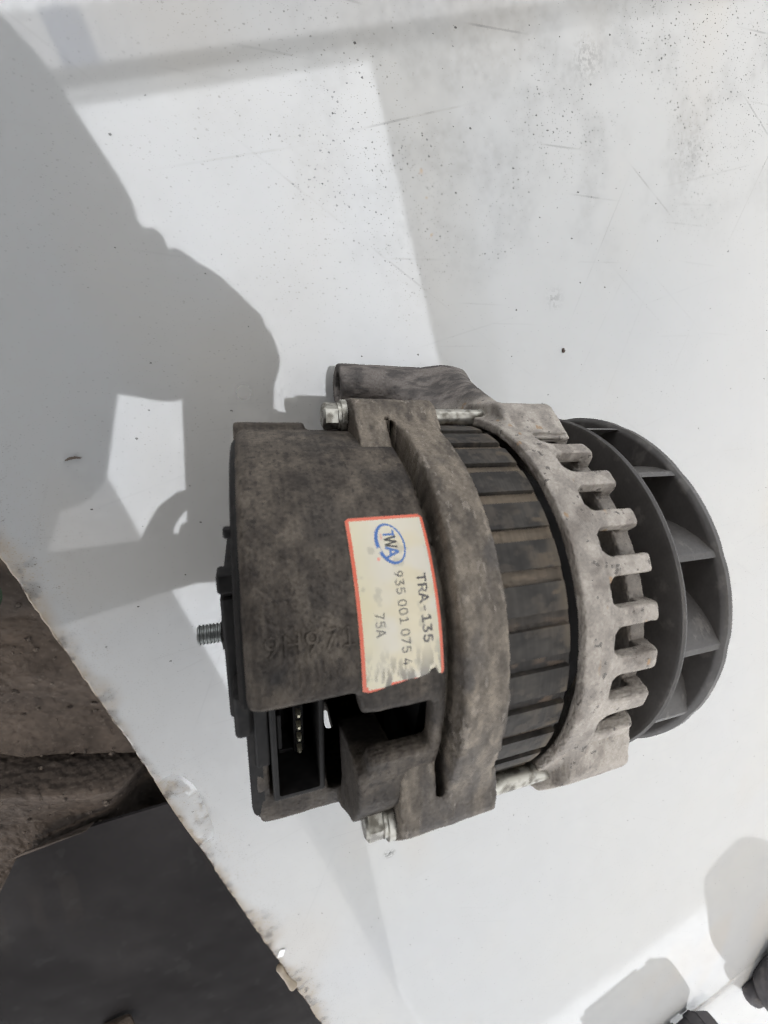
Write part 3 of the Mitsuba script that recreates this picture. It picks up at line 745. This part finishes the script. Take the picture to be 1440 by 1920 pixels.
flap = trimesh.convex.convex_hull([(x, y, z + dz) for x, y, z in ((-0.552, -0.838, -0.600), (-0.402, -0.797, -0.600), (-0.405, -0.782, -0.572), (-0.508, -0.795, -0.572)) for dz in (0, 0.003)])
add('dark_sheet__bent_corner', flap, 'sack_cloth', label='brownish bent-up corner of the dark sheet')
uu, vv = np.meshgrid(np.linspace(-0.95, 0.30, 230), np.linspace(-0.55, 0.36, 170), indexing='ij')
fade = 1 / (1 + np.exp((uu - 0.0) / 0.012))
wig = 0.012 * (meshkit.fbm(np.stack([uu * 5, uu * 0, uu * 0], -1), 3, 21) - 0.5) * 2
w2 = vv - wig
ridge = np.where(w2 > 0, np.clip(w2 / 0.016, 0, 1) ** 0.5 * np.exp(-np.maximum(w2 - 0.03, 0) / 0.075), 0)
trench = np.exp(-((w2 + 0.006) / 0.009) ** 2)
fold2 = np.exp(-((vv + 0.17 + 0.3 * (uu + 0.3) + wig * 2) / 0.05) ** 2) * 0.020 + np.exp(-((vv + 0.30 - 0.25 * uu) / 0.03) ** 2) * 0.014
hh = -0.640 + fade * (0.050 * ridge - 0.065 * trench) + fold2 - 0.07 * (1 - fade) * np.clip((vv + 0.02) / 0.06, 0, 1)
P3 = np.stack([uu * 5, vv * 9, uu * 0], -1)
hh = hh + 0.030 * (meshkit.fbm(P3, 4, 9) - 0.5) + 0.010 * (meshkit.fbm(np.stack([uu * 22, vv * 40, uu * 0], -1), 3, 12) - 0.5) + 0.0022 * (meshkit.fbm(np.stack([uu * 90, vv * 110, uu * 0], -1), 2, 14) - 0.5)
X = -0.32 + uu * 0.949 + vv * -0.315
Y = -0.714 + uu * -0.315 + vv * -0.949
gi = np.arange(uu.size).reshape(uu.shape)
f = np.vstack([np.stack([gi[:-1, :-1].ravel(), gi[1:, :-1].ravel(), gi[1:, 1:].ravel()], 1), np.stack([gi[:-1, :-1].ravel(), gi[1:, 1:].ravel(), gi[:-1, 1:].ravel()], 1)])
sack = trimesh.Trimesh(np.stack([X, Y, hh], -1).reshape(-1, 3), f, process=False)
sack.invert()
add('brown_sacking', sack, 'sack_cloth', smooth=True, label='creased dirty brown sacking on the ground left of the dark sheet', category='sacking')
chip = m3.Manifold.batch_hull([m3.Manifold.sphere(r, 8).translate([x, y, z]) for x, y, z, r in ((0, 0, 0, 0.008), (0.05, 0.006, 0.004, 0.010), (0.062, -0.01, 0.012, 0.006), (0.03, 0.016, 0.014, 0.006))])
chm = tm(chip); chm.apply_translation([-0.470, -1.425, -0.592])
add('wood_chip', chm, 'bark', label='small brown chip on the dark sheet at the bottom edge of the photo', category='chip')
# loose grit and crumbs of soil lying on the sacking
grit, gr = [], np.random.default_rng(5)
ico = trimesh.creation.icosphere(subdivisions=0)
for _ in range(900):
    a, b = gr.integers(0, uu.shape[0]), gr.integers(0, uu.shape[1])
    if fade[a, b] < 0.5: continue
    q = ico.copy(); r0 = 0.0012 + 0.0050 * gr.random() ** 4
    q.vertices = q.vertices * (r0 * gr.uniform(0.6, 1.4, 3)) * (1 + 0.3 * gr.standard_normal((len(q.vertices), 1)) * 0.5) + [X[a, b], Y[a, b], hh[a, b] + 0.4 * r0]
    grit.append(q)
add('grit', trimesh.util.concatenate(grit), 'soil_grit', label='loose grit and soil crumbs scattered over the brown sacking', category='grit', kind='stuff')
bt = trimesh.creation.cylinder(0.04, 0.3, sections=32)
bt.apply_transform(trimesh.transformations.rotation_matrix(math.radians(70), [0, 1, 0])); bt.apply_transform(trimesh.transformations.rotation_matrix(math.radians(35), [0, 0, 1])); bt.apply_translation([-0.572, -0.312, -0.575])
thing('green_bottle', 'dark green bottle on the ground at the left edge of the photo', 'bottle')
add('green_bottle__body', bt, 'green_plastic', smooth=30)
nk = trimesh.creation.cylinder(0.016, 0.08, sections=24)
nk.apply_transform(trimesh.transformations.rotation_matrix(math.radians(70), [0, 1, 0])); nk.apply_transform(trimesh.transformations.rotation_matrix(math.radians(35), [0, 0, 1])); nk.apply_translation([-0.572 - 0.145, -0.312 - 0.10, -0.64])
add('green_bottle__neck', nk, 'green_plastic', smooth=30)

# ---------------------------------------------------------------- overhead, seen only as reflections in the table
RZ = 2.0
RD = np.array([0.322, -0.947]); RN = np.array([0.947, 0.322])       # the roof runs parallel to the table
def roof_pt(s, t, z=RZ):
    return np.array([-0.645, 1.10, z]) + np.array([*(RN * s + RD * t), 0])
def corrugated(s0, s1, t0, t1, z=RZ, wave=0.009, pitch=0.09):
    nu = max(2, int((s1 - s0) / 0.015))
    m = grid_mesh(roof_pt(s0, t0, z), roof_pt(s1, t0, z) - roof_pt(s0, t0, z), roof_pt(s0, t1, z) - roof_pt(s0, t0, z), nu, 2, lambda a, b: wave * np.sin(a * (s1 - s0) / pitch * 2 * np.pi))
    return m
RP = 'reflected in the table'
add('roof_sheet', corrugated(1.27, 1.66, -0.02, 3.2), 'clear_roofing', smooth=True, label='narrow translucent roof sheet next to the sky strip, ' + RP, category='roof sheet')
add('roof_sheet', corrugated(1.66, 6.0, -0.02, 9.0, RZ + 0.03), 'bright_roofing', smooth=True, label='widest and clearest roof sheet at the right, ' + RP, category='roof sheet')
add('roof_sheet', corrugated(-0.498, 1.66, 3.05, 9.0, RZ + 0.04), 'bright_roofing', smooth=True, label='translucent roof sheet closing the lower end of the sky strip, ' + RP, category='roof sheet')
add('roof_sheet', corrugated(-1.25, -0.498, -0.02, 9.0), 'graded_roofing', smooth=True, label='grey roof sheet left of the sky strip with a painted brightness falloff, ' + RP, category='roof sheet')
wedge = trimesh.creation.triangulate_polygon(Polygon([(-0.03, -2.3), (0.46, -2.3), (1.06, -5.9), (1.0, -5.4)]), engine='earcut')
add('roof_sheet', trimesh.Trimesh(np.column_stack([wedge[0], np.full(len(wedge[0]), RZ + 0.02)]), wedge[1], process=False), 'cloudy_roofing', label='tapering cloudy roof sheet beside the graded one, ' + RP, category='roof sheet')
add('roof_sheet', corrugated(-1.25, 5.0, -0.32, -0.06, RZ + 0.1), 'cloudy_roofing', smooth=True, label='narrow cloudy roof sheet above the white beam, ' + RP, category='roof sheet')
add('roof_sheet', corrugated(1.0, 5.0, -4.0, -0.34, RZ + 0.12), 'clear_roofing', smooth=True, label='far translucent roof sheet behind the beam, ' + RP, category='roof sheet')
def bar(a, b, w, h):
    a, b = np.array(a), np.array(b); d = b - a; L = np.linalg.norm(d); d /= L
    m = trimesh.creation.box((L, w, h)); M4 = np.eye(4); M4[:3, 0] = d; M4[:3, 1] = np.cross([0, 0, 1], d); M4[:3, 2] = [0, 0, 1]; M4[:3, 3] = (a + b) / 2
    m.apply_transform(M4); return m
add('roof_sheet', corrugated(0.06, 0.20, -0.31, -0.04, RZ + 0.08), 'blue_roofing', smooth=True, label='small pale blue roof sheet by the beam, ' + RP, category='roof sheet')
add('roof_beam', bar(roof_pt(-1.25, -0.03), roof_pt(5.0, -0.03), 0.06, 0.10), 'white_paint', label='white roof beam across the sky strip, ' + RP, category='beam')

# the person taking the photograph, and the phone
def chain(pts, rads):
    s = [m3.Manifold.sphere(float(r), 20).translate([float(x) for x in p]) for p, r in zip(pts, rads)]
    return [m3.Manifold.batch_hull([a, b]) for a, b in zip(s[:-1], s[1:])]
def skin_mesh(bones, h=0.012, it=10):
    m = tm(m3.Manifold.batch_boolean(bones, m3.OpType.Add).refine_to_length(h)); m.merge_vertices()
    trimesh.smoothing.filter_taubin(m, lamb=0.5, nu=0.52, iterations=it)
    return m
cz = CAM[2]
sh_r, sh_l = (-0.31, 0.39, 0.48), (-0.36, -0.05, 0.48)
def hull_of(*pr):
    return m3.Manifold.batch_hull([m3.Manifold.sphere(r, 24).translate(list(p)) for p, r in pr])
torso = [hull_of(((-0.30, 0.37, 0.48), 0.075), ((-0.35, 0.03, 0.49), 0.070), ((-0.235, 0.27, 0.47), 0.07), ((-0.285, 0.12, 0.47), 0.06), ((-0.305, -0.03, 0.47), 0.065), ((-0.62, 0.30, 0.27), 0.11), ((-0.63, 0.12, 0.27), 0.11)),
         hull_of(((-0.62, 0.30, 0.25), 0.11), ((-0.63, 0.12, 0.25), 0.11), ((-0.66, 0.29, 0.08), 0.13), ((-0.67, 0.13, 0.08), 0.13))]
legs = chain([(-0.66, 0.29, 0.06), (-0.60, 0.32, -0.34), (-0.66, 0.33, -0.68)], [0.10, 0.065, 0.05]) + chain([(-0.67, 0.12, 0.06), (-0.62, 0.06, -0.34), (-0.68, 0.05, -0.68)], [0.10, 0.065, 0.05])
legs += chain([(-0.68, 0.33, -0.70), (-0.50, 0.35, -0.715)], [0.045, 0.035]) + chain([(-0.70, 0.05, -0.70), (-0.52, 0.03, -0.715)], [0.045, 0.035])
arms = chain([sh_r, (-0.30, 0.34, 0.32), (-0.165, 0.205, 0.262)], [0.068, 0.050, 0.030]) + chain([sh_l, (-0.34, -0.16, 0.32), (-0.165, -0.108, 0.250)], [0.065, 0.048, 0.030])
neck = chain([(-0.33, 0.20, 0.52), (-0.24, 0.20, 0.60)], [0.06, 0.055])
hd = np.array([-0.20, 0.195, 0.64])
head = [m3.Manifold.sphere(1.0, 40).scale([0.105, 0.078, 0.092]).rotate([0, 35, 0]).translate(hd.tolist()),
        m3.Manifold.sphere(1.0, 32).scale([0.055, 0.055, 0.05]).translate((hd + [0.02, 0, -0.075]).tolist())]
head += chain([hd + [0.075, 0, -0.035], hd + [0.088, 0, -0.06]], [0.010, 0.014])
for sgn in (1, -1):
    head += chain([hd + [0.0, sgn * 0.077, -0.015], hd + [0.0, sgn * 0.083, 0.02]], [0.014, 0.018])
hands = chain([(-0.165, 0.205, 0.262), (-0.125, 0.158, 0.255), (-0.080, 0.145, 0.245)], [0.028, 0.028, 0.026])
for i, (kx, ky) in enumerate(((-0.100, 0.175), (-0.082, 0.165), (-0.066, 0.152), (-0.056, 0.138))):
    hands += chain([(kx, ky, 0.250), (kx + 0.030 - 0.002 * i, ky - 0.020, 0.246), (kx + 0.036 - 0.002 * i, ky - 0.040, 0.232), (kx + 0.026, ky - 0.056, 0.222)], [0.0105, 0.0095, 0.0085, 0.0075])
hands += chain([(-0.118, 0.185, 0.245), (-0.110, 0.140, 0.228), (-0.098, 0.110, 0.218)], [0.012, 0.0105, 0.0085])
hands.append(m3.Manifold.batch_hull([m3.Manifold.sphere(r, 20).translate(list(p)) for p, r in (((-0.140, 0.165, 0.258), 0.026), ((-0.125, 0.095, 0.252), 0.026), ((-0.070, 0.140, 0.250), 0.022), ((-0.060, 0.105, 0.240), 0.016), ((-0.095, 0.085, 0.246), 0.020), ((-0.165, 0.088, 0.255), 0.024), ((-0.120, 0.084, 0.250), 0.027), ((-0.046, 0.094, 0.238), 0.016))]))
hands += chain([(-0.165, -0.108, 0.250), (-0.140, -0.100, 0.245), (-0.105, -0.095, 0.238)], [0.028, 0.030, 0.024])
for i, y in enumerate((-0.068, -0.082, -0.098, -0.113)):
    hands += chain([(-0.112, y, 0.240), (-0.085 + 0.002 * i, y, 0.236), (-0.062 - 0.003 * i, y + 0.002, 0.230), (-0.052 - 0.004 * i, y + 0.004, 0.218)], [0.0105, 0.0095, 0.0085, 0.0075])
hands += chain([(-0.145, -0.075, 0.243), (-0.128, -0.045, 0.232), (-0.112, -0.030, 0.222)], [0.012, 0.0105, 0.0085])
scene['person'] = mikit.ply(skin_mesh(torso + legs + arms + neck + head + hands, 0.010), 'jacket', smooth=True)
labels['person'] = {'label': 'person in dark clothes bending over the table with a phone, reflected in it', 'category': 'person'}
hairm = m3.Manifold.sphere(1.0, 40).scale([0.112, 0.085, 0.098]).rotate([0, 35, 0]).translate((hd + [-0.006, 0, 0.012]).tolist()) - m3.Manifold.cube([0.3, 0.3, 0.3]).rotate([0, 20, 0]).translate((hd + [0.01, -0.15, -0.30]).tolist())
hm = tm(hairm.refine_to_length(0.008)); v = np.array(hm.vertices); hm.vertices = v + hm.vertex_normals * ((meshkit.fbm(v * 60, 3, 2) - 0.4) * 0.02)[:, None]
add('person__hair', hm, 'hair', smooth=True)
thing('smartphone', 'black phone held flat above the table, ' + RP, 'phone')
ph = m3.Manifold.batch_hull([m3.Manifold.cylinder(0.006, 0.008, 0.008, 24).translate([x, y, 0.0]) for x in (-0.0375 + 0.008, 0.0375 - 0.008) for y in (-0.080 + 0.008, 0.080 - 0.008)])
phm = tm(ph); phm.apply_transform(trimesh.transformations.rotation_matrix(-0.06, [0, 0, 1])); phm.apply_translation([-0.068, 0.004, 0.205])
add('smartphone__body', phm, 'black_plastic', smooth=30)
add('smartphone__camera_bump', trimesh.creation.cylinder(0.008, 0.003, sections=32, transform=trimesh.transformations.translation_matrix([-0.048, 0.062, 0.2030])), 'black_plastic', smooth=30)
